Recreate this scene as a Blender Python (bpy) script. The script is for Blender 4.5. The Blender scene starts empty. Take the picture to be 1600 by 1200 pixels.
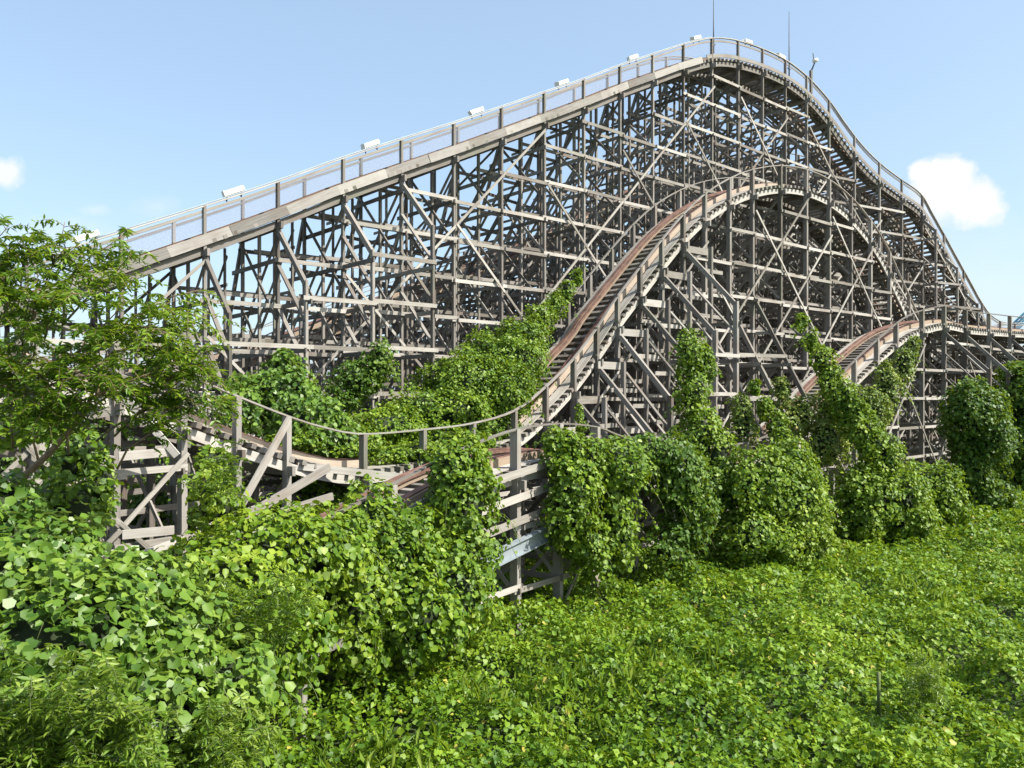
import bpy, math, random
import numpy as np
from mathutils import Vector
random.seed(7); RNG = np.random.default_rng(11)
SC = bpy.context.scene; COL = SC.collection
H = 6.5; F = 1250.0; HZ = 620.0
V = Vector
ND = V((0.651, -0.76, 0)).normalized()          # towards the viewer's side of the coaster

def at(px, py, Y):                              # a pixel at a real depth -> a world point
    return V(((px-800)/F*Y, Y, H + (HZ-py)/F*Y))
def atn(px, py, n):                             # the same, on a vertical plane a distance n in front of the lift line
    r = (px-800)/F
    return at(px, py, n/(.651*r-.76))

# ---------------------------------------------------------------- objects
def tag(o, label=None, cat=None, group=None, kind=None):
    if label: o['label'] = label
    if cat: o['category'] = cat
    if group: o['group'] = group
    if kind: o['kind'] = kind
    return o
def empty(name, loc=(0,0,0)):
    o = bpy.data.objects.new(name, None); o.location = loc; o.empty_display_size = .2
    COL.objects.link(o); return o
def link(name, me, mat, parent=None):
    o = bpy.data.objects.new(name, me); COL.objects.link(o)
    if mat is not None:
        for m in (mat if isinstance(mat, (list, tuple)) else [mat]): me.materials.append(m)
    if parent is not None:
        o.parent = parent
        l = V((0,0,0)); p = parent
        while p: l += p.location; p = p.parent
        o.location = -l
    return o

class MB:                                       # collects beams and tubes, builds ONE mesh object
    def __init__(s): s.v = []; s.f = []; s.bc = []; s.r = []; s.smooth = False
    def beam(s, a, b, w=.1, h=.1, up=(0,0,1), ext=0.0):
        j = min(.012, max(w,h)*.08); a = V(a)+V((random.uniform(-j,j),random.uniform(-j,j),random.uniform(-j,j))); b = V(b)+V((random.uniform(-j,j),random.uniform(-j,j),random.uniform(-j,j))); t = b-a; L = t.length; ext = ext*random.uniform(.5,1.8)
        if L < 1e-4: return s
        t /= L; a = a - t*ext; b = b + t*ext; L += 2*ext
        u = V(up); u = u - t*u.dot(t)
        if u.length < 1e-3: u = V((1,0,0)) - t*t.x
        u.normalize(); sd = t.cross(u)
        i = len(s.v); o = (random.uniform(0,50), random.uniform(0,50), random.uniform(0,50)); r = random.random()
        w2 = w/2 + random.uniform(0,.0015); h2 = h/2 + random.uniform(0,.0015)
        for p, x in ((a,0),(b,L)):
            for cs, cu in ((-1,-1),(1,-1),(1,1),(-1,1)):
                s.v.append(tuple(p + sd*(cs*w2) + u*(cu*h2)))
                s.bc.append((x+o[0], cs*w2+o[1], cu*h2+o[2])); s.r.append(r)
        s.f += [(i,i+1,i+2,i+3),(i+7,i+6,i+5,i+4),(i,i+4,i+5,i+1),(i+1,i+5,i+6,i+2),(i+2,i+6,i+7,i+3),(i+3,i+7,i+4,i)]
        return s
    def strip(s, pts, w, h, ups=None):          # one continuous bent beam of box section
        n = len(pts); i0 = len(s.v); r = random.random(); o = random.uniform(0,50); x = o
        for k, p in enumerate(pts):
            a = pts[max(0,k-1)]; b = pts[min(n-1,k+1)]; t = (b-a).normalized()
            u = V(ups[k]) if ups else V((0,0,1)); u = (u - t*u.dot(t)).normalized(); sd = t.cross(u)
            if k: x += (p-pts[k-1]).length
            for cs, cu in ((-1,-1),(1,-1),(1,1),(-1,1)):
                s.v.append(tuple(p + sd*(cs*w/2) + u*(cu*h/2))); s.bc.append((x, cs*w/2+o, cu*h/2)); s.r.append(r)
        for k in range(n-1):
            q = i0+4*k
            for c in range(4):
                d = (c+1)%4; s.f.append((q+c, q+4+c, q+4+d, q+d))
        s.f += [(i0,i0+1,i0+2,i0+3), (i0+4*n-1,i0+4*n-2,i0+4*n-3,i0+4*n-4)]
        return s
    def tube(s, pts, rad, n=7):
        i0 = len(s.v); r = random.random(); x = 0; s.smooth = True
        for k, p in enumerate(pts):
            a = pts[max(0,k-1)]; b = pts[min(len(pts)-1,k+1)]; t = (V(b)-V(a)).normalized()
            u = V((0,0,1)) if abs(t.z) < .9 else V((1,0,0)); u = (u-t*u.dot(t)).normalized(); sd = t.cross(u)
            R = rad[k] if isinstance(rad, (list,tuple)) else rad
            if k: x += (V(p)-V(pts[k-1])).length
            for c in range(n):
                an = 2*math.pi*c/n
                s.v.append(tuple(V(p)+sd*(math.cos(an)*R)+u*(math.sin(an)*R))); s.bc.append((x, math.cos(an)*R*2, math.sin(an)*R*2)); s.r.append(r)
        for k in range(len(pts)-1):
            for c in range(n):
                d = (c+1)%n; q = i0+n*k; s.f.append((q+c, q+d, q+n+d, q+n+c))
        s.f += [tuple(range(i0+n-1, i0-1, -1)), tuple(range(i0+n*(len(pts)-1), i0+n*len(pts)))]
        return s
    def build(s, name, mat, parent=None):
        if not s.v: return None
        me = bpy.data.meshes.new(name); me.from_pydata(s.v, [], s.f)
        a = me.attributes.new('bc', 'FLOAT_VECTOR', 'POINT'); a.data.foreach_set('vector', np.array(s.bc, dtype=np.float32).ravel())
        a = me.attributes.new('rnd', 'FLOAT', 'POINT'); a.data.foreach_set('value', np.array(s.r, dtype=np.float32))
        if s.smooth: me.polygons.foreach_set('use_smooth', [True]*len(me.polygons))
        me.update(); return link(name, me, mat, parent)

# ---------------------------------------------------------------- materials
def newmat(name):
    m = bpy.data.materials.new(name); m.use_nodes = True
    nt = m.node_tree; nt.nodes.clear(); out = nt.nodes.new('ShaderNodeOutputMaterial')
    return m, nt, out
def N(nt, t, **k):
    n = nt.nodes.new(t)
    for a, b in k.items():
        if a in n.inputs.keys(): n.inputs[a].default_value = b
        else: setattr(n, a, b)
    return n
def ramp(nt, fac, stops):
    r = nt.nodes.new('ShaderNodeValToRGB'); nt.links.new(fac, r.inputs[0])
    e = r.color_ramp.elements
    while len(e) < len(stops): e.new(.5)
    for i, (p, c) in enumerate(stops): e[i].position = p; e[i].color = (*c, 1)
    return r.outputs[0]
def mixc(nt, fac, a, b, mode='MIX'):
    m = nt.nodes.new('ShaderNodeMix'); m.data_type = 'RGBA'; m.blend_type = mode
    for s, x in ((m.inputs[0], fac), (m.inputs[6], a), (m.inputs[7], b)):
        if isinstance(x, (int, float)): s.default_value = x
        elif isinstance(x, tuple): s.default_value = (*x, 1)
        else: nt.links.new(x, s)
    return m.outputs[2]
def mth(nt, op, a, b=None, c=None, clamp=False):
    m = nt.nodes.new('ShaderNodeMath'); m.operation = op; m.use_clamp = clamp
    for i, x in enumerate((a, b, c)):
        if x is None: continue
        if isinstance(x, (int, float)): m.inputs[i].default_value = x
        else: nt.links.new(x, m.inputs[i])
    return m.outputs[0]

def wood(name, dark, mid, light, red=.25, moss=.15, rough=.85):
    m, nt, out = newmat(name); L = nt.links.new
    bc = N(nt, 'ShaderNodeAttribute', attribute_name='bc'); rn = N(nt, 'ShaderNodeAttribute', attribute_name='rnd')
    mp = N(nt, 'ShaderNodeVectorMath', operation='MULTIPLY'); L(bc.outputs['Vector'], mp.inputs[0]); mp.inputs[1].default_value = (1.2, 26, 26)
    g = N(nt, 'ShaderNodeTexNoise', Scale=1.0, Detail=5.0); L(mp.outputs[0], g.inputs['Vector'])
    b = N(nt, 'ShaderNodeTexNoise', Scale=.9, Detail=3.0); L(bc.outputs['Vector'], b.inputs['Vector'])
    f = mth(nt, 'MULTIPLY_ADD', g.outputs['Fac'], .55, mth(nt, 'MULTIPLY', rn.outputs['Fac'], .55))
    c = ramp(nt, mth(nt, 'SUBTRACT', f, .05), [(0.12, dark), (.45, mid), (.85, light)])
    c = mixc(nt, mth(nt, 'MULTIPLY', ramp(nt, b.outputs['Fac'], [(.5,(0,0,0)),(.68,(1,1,1))]), red), c, (.15,.09,.062))
    geo = N(nt, 'ShaderNodeNewGeometry')
    w = N(nt, 'ShaderNodeTexNoise', Scale=.33, Detail=3.0); L(geo.outputs['Position'], w.inputs['Vector'])
    c = mixc(nt, mth(nt, 'MULTIPLY', ramp(nt, w.outputs['Fac'], [(.55,(0,0,0)),(.68,(1,1,1))]), moss), c, (.135,.16,.085))
    p = N(nt, 'ShaderNodeBsdfPrincipled', Roughness=rough); L(c, p.inputs['Base Color'])
    p.inputs['Specular IOR Level'].default_value = .25
    bu = N(nt, 'ShaderNodeBump', Strength=.35, Distance=.01); L(g.outputs['Fac'], bu.inputs['Height']); L(bu.outputs[0], p.inputs['Normal'])
    L(p.outputs[0], out.inputs[0]); return m
def plain(name, col, rough=.6, metal=0., var=.25, sc=4.):
    m, nt, out = newmat(name); L = nt.links.new
    geo = N(nt, 'ShaderNodeNewGeometry'); n = N(nt, 'ShaderNodeTexNoise', Scale=sc, Detail=4.0); L(geo.outputs['Position'], n.inputs['Vector'])
    c = ramp(nt, n.outputs['Fac'], [(.3, tuple(x*(1-var) for x in col)), (.7, tuple(min(1,x*(1+var)) for x in col))])
    p = N(nt, 'ShaderNodeBsdfPrincipled', Roughness=rough, Metallic=metal); L(c, p.inputs['Base Color']); L(p.outputs[0], out.inputs[0]); return m
def leafmat(name, c0, c1, c2, trans=.25, rough=.5, spec=.35, back=None, rare=None):
    m, nt, out = newmat(name); L = nt.links.new
    rn = N(nt, 'ShaderNodeAttribute', attribute_name='rnd'); geo = N(nt, 'ShaderNodeNewGeometry')
    n = N(nt, 'ShaderNodeTexNoise', Scale=.55, Detail=3.0); L(geo.outputs['Position'], n.inputs['Vector'])
    n2 = N(nt, 'ShaderNodeTexNoise', Scale=.17, Detail=2.0); L(geo.outputs['Position'], n2.inputs['Vector'])
    f = mth(nt, 'MULTIPLY_ADD', n.outputs['Fac'], .8, mth(nt, 'MULTIPLY_ADD', rn.outputs['Fac'], .6, -.58)); f = mth(nt, 'MULTIPLY_ADD', n2.outputs['Fac'], .7, f)
    c = ramp(nt, f, [(.1, c0), (.5, c1), (.9, c2)])
    if rare: c = mixc(nt, mth(nt, 'GREATER_THAN', rn.outputs['Fac'], rare[0]), c, rare[1])
    if back: c = mixc(nt, mth(nt, 'MULTIPLY', geo.outputs['Backfacing'], .75), c, back)
    p = N(nt, 'ShaderNodeBsdfPrincipled', Roughness=rough); p.inputs['Specular IOR Level'].default_value = spec
    L(c, p.inputs['Base Color'])
    t = N(nt, 'ShaderNodeBsdfTranslucent'); L(mixc(nt, .5, c, (.36,.46,.02)), t.inputs['Color'])
    mx = N(nt, 'ShaderNodeMixShader'); mx.inputs[0].default_value = trans
    L(p.outputs[0], mx.inputs[1]); L(t.outputs[0], mx.inputs[2]); L(mx.outputs[0], out.inputs[0]); return m

M = {}
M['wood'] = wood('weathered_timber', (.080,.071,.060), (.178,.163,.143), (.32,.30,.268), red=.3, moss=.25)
M['board'] = wood('bleached_board', (.13,.118,.100), (.295,.275,.24), (.48,.455,.41), red=.3, moss=.15)  # light-coloured boards; their sunlit look is put into the colour
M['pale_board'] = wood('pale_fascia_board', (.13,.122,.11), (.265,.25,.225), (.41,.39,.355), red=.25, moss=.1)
M['lam'] = wood('laminated_track_timber', (.20,.15,.105), (.31,.24,.175), (.42,.35,.28), red=.2, moss=0.)
M['rust'] = plain('rusty_steel', (.145,.075,.055), .75, 0., .5, 3.)
M['pale_steel'] = plain('galvanised_steel', (.27,.31,.33), .55, .2, .12, 3.)
M['white'] = plain('white_enamel', (.72,.71,.66), .5, 0., .05, 2.)
M['dark_metal'] = plain('dark_metal', (.08,.085,.10), .6, .2)
M['blue_steel'] = plain('blue_painted_steel', (.10,.30,.42), .6, 0.)
M['bark'] = plain('brown_bark', (.20,.14,.085), .9, 0., .4, 12.)
M['green_stem'] = plain('green_stems', (.10,.13,.04), .8, 0., .3, 8.)
M['stem'] = plain('vine_stems', (.018,.030,.008), .95, 0., .4, 8.)  # hull inside the leaf masses; inner shade is put into its colour
M['leaf_field'] = leafmat('field_leaf', (.050,.120,.008), (.135,.245,.012), (.25,.355,.03), trans=.32, rare=(.985,(.42,.38,.07)))
M['leaf_vine'] = leafmat('vine_leaf', (.048,.112,.007), (.125,.218,.011), (.25,.33,.025), trans=.28, rare=(.975,(.30,.40,.10)))
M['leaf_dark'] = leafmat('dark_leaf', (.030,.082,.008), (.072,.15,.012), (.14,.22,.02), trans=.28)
M['leaf_dry'] = leafmat('yellowing_leaf', (.07,.12,.02), (.16,.24,.04), (.34,.34,.08), trans=.28)
M['leaf_kudzu'] = leafmat('broad_leaf', (.040,.100,.010), (.105,.195,.018), (.21,.30,.04), trans=.25, rough=.5, spec=.35, back=(.16,.25,.09), rare=(.965,(.30,.38,.20)))  # rare pale leaves: glare and flipped undersides put into the colour
M['leaf_tree'] = leafmat('pinnate_leaf', (.045,.11,.009), (.120,.225,.016), (.26,.37,.035), trans=.4, rough=.4, spec=.5)
M['leaf_grass'] = leafmat('blade_leaf', (.06,.13,.012), (.145,.25,.025), (.30,.38,.06), trans=.4, rough=.45, spec=.5)

# ---------------------------------------------------------------- track maths
def catmull(P, k, t):
    n = len(P); p0 = P[max(0,k-1)]; p1 = P[k]; p2 = P[min(n-1,k+1)]; p3 = P[min(n-1,k+2)]
    return .5*((2*p1)+(p2-p0)*t+(2*p0-5*p1+4*p2-p3)*t*t+(3*p1-p0-3*p2+p3)*t**3)
class Path:
    def __init__(s, ctrl, drop=0.0):            # ctrl: (px, py, n) of the near edge of the deck (or of the handrail, drop metres above)
        P = [atn(*c)-V((0,0,drop)) for c in ctrl]; s.pts = []
        for k in range(len(P)-1):
            for j in range(10): s.pts.append(catmull(P, k, j/10))
        s.pts.append(P[-1]); s.s = [0]
        for a, b in zip(s.pts, s.pts[1:]): s.s.append(s.s[-1]+(b-a).length)
        s.h = [0]
        for a, b in zip(s.pts, s.pts[1:]): s.h.append(s.h[-1]+math.hypot(b.x-a.x, b.y-a.y))
        s.len = s.s[-1]
    def find(s, arr, v):
        import bisect
        k = min(max(bisect.bisect_right(arr, v)-1, 0), len(arr)-2)
        f = (v-arr[k])/(arr[k+1]-arr[k]); return s.pts[k].lerp(s.pts[k+1], f), (s.pts[min(k+2,len(s.pts)-1)]-s.pts[max(0,k-1)]).normalized()
    def frame(s, v, arr=None):
        p, t = s.find(arr if arr is not None else s.s, v)
        lat = V((-t.y, t.x, 0)).normalized()
        if lat.dot(ND) > 0: lat = -lat
        up = t.cross(lat); 
        if up.z < 0: up = -up
        return p, t, lat, up
    def at_px(s, px):
        for k in range(len(s.pts)-1):
            a, b = s.pts[k], s.pts[k+1]
            pa = 800+F*a.x/a.y; pb = 800+F*b.x/b.y
            if pa <= px <= pb:
                f = (px-pa)/(pb-pa); return s.h[k]+f*(s.h[k+1]-s.h[k])
        return None

Z0 = H-.1; LV = 1.75
LEVELS = [Z0+LV*k for k in range(-3, 14)]
HR = 1.1                                        # handrail height above the deck

def trestle(root, path, stations, W=3.2, post=(.11,.2), hr=HR, farbat=.28, nearbat=None, outrig=None, big=.0,
            mat='wood', diag=4, midpost=True, ledger_faces=(0,1,2,3,4), lo=0, hrnear=True, farpost=True):
    """bents at the stations, ledgers and diagonals between them"""
    B = []
    for s in stations:
        p, t, lat, up = path.frame(s, path.h)
        th = V((t.x,t.y,0)).normalized()
        B.append((p, th, lat, t.z/max(.2,math.hypot(t.x,t.y)), s))
    for i, (p, th, lat, sl, s) in enumerate(B):
        zd = p.z-.42
        bm = MB(); N0 = V((p.x,p.y,0)); F0 = N0+lat*W
        bent = MB()
        pa, pb = post[0]+big, post[1]+big
        def z(v, zz): return V((v.x, v.y, zz))
        lv = [l for l in LEVELS if l < zd-.5 and l > lo]
        flip = i % 2
        # caps and girts across the bent
        bent.beam(z(N0,zd)-lat*.35, z(F0,zd)+lat*.35, .10, .26)
        fb = lambda zz: max(0, zd-zz)*farbat
        nb = nearbat(i, s, p) if nearbat else None      # (z_top, slope)
        og = outrig(i, s, p) if outrig else None
        for k, l in enumerate(lv):
            a = z(N0,l); b = z(F0,l)+lat*fb(l)
            if nb and l < nb[0]: a = a - lat*(nb[0]-l)*nb[1]
            if og and l < zd-og-.4: a = a - lat*og
            off = th*(.1*(1 if k%2 else -1))
            bent.beam(a+off-lat*.25, b+off+lat*.25, .05, .17)
        o1 = th*.085; o2 = -th*.085
        zt = zd-.1; n_ = 0
        while zt > lo+1:                         # long braces falling away from the near post
            f = farbat; q = min((W+f*(zd-zt))/(1-f) if f < .9 else 9, zt-lo, 8.5)
            bent.beam(z(N0,zt)+o1, z(N0,zt-q)+lat*q+o1, .05, .125); zt -= 1.9; n_ += 1
        zt = zd-.1
        while zt > lo+1.5:                       # and counter braces
            q = min(W, zt-lo); bent.beam(z(F0,zt)+o2, z(F0,zt-q)-lat*q+o2, .05, .125); zt -= 2.6
        zt = zd-5
        while zt > lo+2 and farbat > .25:
            c_ = F0+lat*fb(zt); q = min(fb(zt)+W*.5, zt-lo); bent.beam(z(c_,zt)+o2*1.7, z(c_,zt-q)-lat*q+o2*1.7, .05, .125); zt -= 3.2
        bo = bent.build('trestle_bent', M[mat], root)
        MB().beam(z(N0,lo), z(N0, p.z+(hr if hrnear else 0)), pa, pb, up=lat).build('post', M[mat], bo)
        MB().beam(z(F0,lo), z(F0, p.z+(hr-.03 if farpost else -.2)), pa, pb, up=lat).build('post', M[mat], bo)
        if midpost and zd > 2: MB().beam(z(N0+lat*W*.5,lo), z(N0+lat*W*.5, zd-.14), pa, pb*.8, up=lat).build('post', M[mat], bo)
        if farbat and zd > 3:
            MB().beam(z(F0,zd), z(F0,lo)+lat*fb(lo), .12, .17, up=lat).build('batter_leg', M[mat], bo)
            if zd > 8:
                q = F0+lat*fb(lo)*.55
                MB().beam(z(q,lo), z(q,zd-(q-F0).length/farbat), pa, pb*.8, up=lat).build('post', M[mat], bo)
        if nb:
            zt, slp = nb
            MB().beam(z(N0,zt), z(N0,lo)-lat*(zt-lo)*slp, .14, .2, up=lat).build('batter_leg', M[mat], bo)
            b2 = MB()
            for zz in (zt*.72, zt*.42):
                if zz > 1.5: b2.beam(z(N0,max(lo,zz-2.2)), z(N0,zz)-lat*(zt-zz)*slp, .07, .14, up=th)
            b2.build('strut', M[mat], bo)
        if og:
            zt = zd-.15
            MB().beam(z(N0,zt), z(N0,max(lo+.3,zt-og))-lat*og, .13, .2, up=lat).build('batter_leg', M[mat], bo)
            o2 = MB()
            if zt-og > lo+.5:
                o2.beam(z(N0,lo)-lat*og, z(N0,zt-og+.15)-lat*og, pa, pb, up=lat).build('post', M[mat], bo)
            b2 = MB()
            for dz in (1.3, 2.9, 4.6):
                if zt-og-dz > lo: b2.beam(z(N0,zt-dz), z(N0,zt-og-dz)-lat*og, .07, .15, up=th)
                elif zt-dz > lo+.5: q = zt-dz-lo; b2.beam(z(N0,zt-dz), z(N0,lo)-lat*q, .07, .15, up=th)
            b2.build('strut', M[mat], bo)
    # longitudinal ledgers, one object for each row and face
    for face in ledger_faces:
        for l in LEVELS:
            if l < lo+.3: continue
            mb = MB(); k = 0
            for i in range(len(B)-1):
                p, th, lat, sl, s = B[i]; q, th2, lat2, sl2, s2 = B[i+1]
                if min(p.z, q.z)-.9 < l or (q-p).length > 6.5:
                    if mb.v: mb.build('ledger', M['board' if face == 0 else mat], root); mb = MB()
                    continue
                k += 1
                og_ = 0
                if face == 3:
                    og_ = (outrig(i, s, p) or 0) if outrig else 0
                    g2 = (outrig(i+1, s2, q) or 0) if outrig else 0
                    if not og_ or not g2 or l > min(p.z, q.z)-.42-max(og_,g2)-.2:
                        if mb.v: mb.build('ledger', M['board'], root); mb = MB()
                        continue
                def pos(pp, la):
                    zd = pp.z-.42
                    if face == 0: return V((pp.x,pp.y,l))-la*.14
                    if face == 3: return V((pp.x,pp.y,l+.12))-la*(og_+.12)
                    if face == 4: return V((pp.x,pp.y,l+.55))+la*W*.5
                    if face == 1: return V((pp.x,pp.y,l+.85))+la*(W+.13)
                    return V((pp.x,pp.y,l+.4))+la*(W+.05+max(0,zd-l)*farbat)
                a = pos(p,lat)+V((0,0,.1*((i//2)%2))); b = pos(q,lat2)+V((0,0,.1*((i//2)%2)))
                if face == 2 and (max(0,p.z-.42-l)*farbat) < .9:
                    if mb.v: mb.build('ledger', M[mat], root); mb = MB()
                    continue
                mb.beam(a, b, .05, .155, ext=.13)
            mb.build('ledger', M['board' if face in (0,3) else mat], root)  # near rows get the lighter, sunlit board colour
    # diagonals running along the near and far faces, each a chain over several bays
    def diagonal(i0, sgn, z0, ox, m, nm):
        i = i0; zz = z0; mb = MB(); cnt = 0
        while 0 <= i+sgn < len(B):
            a, b = B[i], B[i+sgn]; hd = math.hypot(a[0].x-b[0].x, a[0].y-b[0].y)
            z2 = zz+hd*1.0
            if z2 > min(b[0].z, a[0].z+9)-.45 or hd > 6: break
            mb.beam(V((a[0].x,a[0].y,zz))+a[2]*ox, V((b[0].x,b[0].y,z2))+b[2]*ox, .045, .105, ext=.02)
            i += sgn; zz = z2; cnt += 1
        if cnt: mb.build('diagonal_brace', m, root)
    for sgn in (1, -1):
        for i0 in range(len(B)):
            if i0 % diag == (0 if sgn == 1 else 1):
                for fc, ox in ((0, -.22 if sgn == 1 else -.27), (1, W+.2+.05*sgn)):
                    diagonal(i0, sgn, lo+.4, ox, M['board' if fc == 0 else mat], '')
        # those that start part way up at the end of the run
        e = 0 if sgn == 1 else len(B)-1
        for q in (.5,1,1.5,2): diagonal(e, sgn, lo+.4+7.5*q, -.22, M['board'], '')
    return B

def deck(root, path, s0, s1, W=3.2, hr=HR, rails=(.8,2.3), tie=.5, side=.0, mesh=False, plank=True, double=False, railmat='board', farhr=True, tieind=True, skipnear=None):
    n = max(4, int((s1-s0)/.6)); fr = [path.frame(s0+(s1-s0)*k/n) for k in range(n+1)]
    line = lambda off, dz: [p+lat*off+up*dz for p,t,lat,up in fr]
    ups = [f[3] for f in fr]
    for off in (rails[0], rails[1]):
        r = MB().strip(line(off, .14), .30, .24, ups).build('running_rail', M['lam'], root)
        MB().strip(line(off, .285), .19, .035, ups).build('steel_strip', M['rust'], r)
        MB().strip(line(off+(.2 if off < W/2 else -.2), .22), .05, .1, ups).build('guide_rail', M['rust'], r)
    for off in (0.09, W-.09): MB().strip(line(off, -.30), .09, .26, ups).build('stringer', M['board' if off < 1 and not side else 'wood'], root)
    for off in (rails[0], rails[1]): MB().strip(line(off, -.27), .14, .2, ups).build('stringer', M['wood'], root)
    # ties across the track
    S = [s0+tie*k for k in range(int((s1-s0)/tie))]
    near = sorted(S, key=lambda s: path.frame(s)[0].length)[:95]; near = set(near) if tieind else set()
    rest = MB()
    for s in S:
        p, t, lat, up = path.frame(s)
        mb = MB() if s in near else rest
        mb.beam(p-lat*.12-up*.07, p+lat*(W+.12)-up*.07, .15, .14, up=up)
        if s in near: mb.build('cross_tie', M['wood'], root)
    o = rest.build('cross_ties', M['wood'], root)
    if o: o['kind'] = 'stuff'
    if plank:                                   # walkway boards
        for off in (.22, .46, W-.2, W-.44): MB().strip(line(off, .022), .21, .04, ups).build('walkway_board', M['board'], root)
    if side:
        k = next(i for i, f in enumerate(fr) if 800+F*f[0].x/f[0].y > 1112)
        pl = line(-.10, side*.5-.14); stp = 4; jb = MB()
        for q in range(0, k-stp, stp):
            jb.beam(pl[q], pl[q+stp], .045+.01*(q//stp%2), side*random.uniform(.96,1.04), up=ups[q], ext=.01)
        jb.build('side_board', M['pale_board'], root)
        MB().strip(line(-.06, side*.5-.02)[k-1:], .05, .22, ups[k-1:]).build('side_board', M['wood'], root)
    hz = lambda off, z: [p+lat*off+V((0,0,z)) for p,t,lat,up in fr]
    for off in ((-.02, W+.02) if farhr else (-.02,)):
        MB().strip(hz(off, hr), .13, .045).build('handrail', M['board' if double else 'wood'], root)
        if double: MB().strip(hz(off + (.05 if off < 1 else -.05), hr-.17), .05, .10).build('handrail', M['wood'], root)
    if mesh:
        m = MB(); pts = hz(.0, .33+.3); 
        m.strip(hz(.02, .72), .012, .66).build('mesh_screen', M['mesh'], root)
        if farhr: MB().strip(hz(W-.02, .72), .012, .66).build('mesh_screen', M['mesh'], root)

m, nt, out = newmat('wire_mesh')
p = N(nt, 'ShaderNodeBsdfPrincipled', Roughness=.6); p.inputs['Base Color'].default_value = (.25,.28,.36,1)
bc = N(nt, 'ShaderNodeAttribute', attribute_name='bc'); w = N(nt, 'ShaderNodeTexNoise', Scale=30.0); nt.links.new(bc.outputs['Vector'], w.inputs['Vector'])
tr = N(nt, 'ShaderNodeBsdfTransparent'); mx = N(nt, 'ShaderNodeMixShader')
nt.links.new(mth(nt, 'MULTIPLY_ADD', w.outputs['Fac'], .25, .03), mx.inputs[0]); nt.links.new(tr.outputs[0], mx.inputs[1]); nt.links.new(p.outputs[0], mx.inputs[2]); nt.links.new(mx.outputs[0], out.inputs[0])
M['mesh'] = m

# ---------------------------------------------------------------- the lift hill (top edge = handrail in the photo)
def lift_line(ctrl):  # default plane n=-28.7
    return [(c[0], c[1], c[2] if len(c) > 2 else -28.7) for c in ctrl]
Lc = lift_line([(-330,512),(-120,458),(20,416),(150,375),(320,322),(435,284),(535,248),(625,219),(708,193),(783,168),(850,145),(910,125),(965,104),(1018,86),(1067,70),(1095,62.5),(1112,60),
     (1130,60),(1153,64),(1192,77),(1230,96),(1265,124),(1297,160,-28.5),(1320,193,-28.2),(1347,228,-27.8),(1375,256,-27.4),(1405,279,-27),(1438,303,-26.6),(1457,335,-26.3),(1475,367,-26),(1494,402,-25.7),(1514,438,-25.4),(1534,474,-25.1),(1552,496,-24.8),(1580,505,-24.4),(1640,500,-24)])
L = Path(Lc, drop=1.25)
lift = empty('coaster_lift_hill', (L.frame(L.len*.5)[0].x, L.frame(L.len*.5)[0].y, 0))
tag(lift, 'tallest weathered timber coaster hill, long lift slope rising to a rounded crest', 'roller coaster')
st = []
h0 = L.at_px(320); sp = 2.74
h = h0-4*sp
while h < L.h[-1]-1: st.append(h); h += sp
def ogl(i, s, p):
    x = 800+F*p.x/p.y
    return 2.3 if 300 < x < 680 else (1.1 if x > 1425 else None)
W_ = 3.4
LB = trestle(lift, L, st, W=3.4, outrig=ogl, post=(.10,.17), hr=1.25, farbat=.45, diag=3)
for a_, b_ in zip(st, st[1:]):                    # light intermediate frames between the lift bents
    p, t, lat, up = L.frame((a_+b_)/2, L.h); zd = p.z-.5; th = V((t.x,t.y,0)).normalized(); x = 800+F*p.x/p.y
    if zd < 5 or x < 60 or x > 1300: continue
    fr_ = MB(); q0 = V((p.x,p.y,0))
    for off, top in ((W_*.5, zd), (W_+.02, zd), (W_+2.4, zd-5.3)):
        if top > 2: fr_.beam(q0+lat*off, V((p.x,p.y,top))+lat*off, .07, .12, up=lat)
    for l in LEVELS:
        if 1 < l < zd-1.2: fr_.beam(V((p.x,p.y,l+.87))+lat*(W_*.5-.2), V((p.x,p.y,l+.87))+lat*(W_+min(2.6,(zd-l)*.4)), .045, .12)
    zt = zd-.3
    while zt > 5.5: fr_.beam(V((p.x,p.y,zt))+lat*W_*.5+th*.07, V((p.x,p.y,zt-4.2))+lat*(W_*.5+4.2)+th*.07, .045, .11); zt -= 3.1
    fr_.build('intermediate_frame', M['wood'], lift)
deck(lift, L, 1, L.len-1, W=3.4, hr=1.25, side=.36, mesh=True, tie=.42, double=True)

# ---------------------------------------------------------------- second hill
Bc = [(-140,395,-19.6),(0,470,-20),(100,510,-20),(200,545,-20.2),(250,567,-20.4),(350,611,-20.7),(448,650,-21),(510,669,-21.2),(567,678,-21.5),(661,671,-22),(739,661,-22.5),(804,641,-23),(852,604,-23.5),(896,560,-24),(932,512,-24.3),(965,462,-24.3),(1000,417,-24.3),(1034,374,-24.3),(1067,335,-24.3),(1101,303,-24.3),(1139,279,-24.3),(1175,265,-24.3),(1219,259,-24.3),(1259,265,-24.3),(1295,281,-24.3),(1329,308,-24.3),(1360,345,-24.3),(1385,385,-24.2),(1410,440,-24),(1440,500,-23.8),(1480,540,-23.6),(1560,560,-23.4)]
Bp = Path(Bc, drop=HR)
second = empty('coaster_second_hill', (Bp.frame(Bp.len*.5)[0].x, Bp.frame(Bp.len*.5)[0].y, 0))
tag(second, 'lower timber coaster hill whose rust red rails swoop up from a vine covered dip', 'roller coaster')
px = [-60,55,180,285,370,448,567,661,739,804,852,896,932,965,1000,1034,1067,1101,1139,1175,1219,1259,1295,1329,1360,1390,1420,1450,1490,1530]
st = [Bp.at_px(x) for x in px]
def nb(i, s, p):
    x = 800+F*p.x/p.y
    return (min(p.z-1.5, 10.5+ (x-1101)*.02), .56) if 1090 < x < 1215 else None
def og(i, s, p):
    x = 800+F*p.x/p.y
    return (1.5 if x < 860 else 3.0) if 830 < x < 1080 else None
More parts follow.
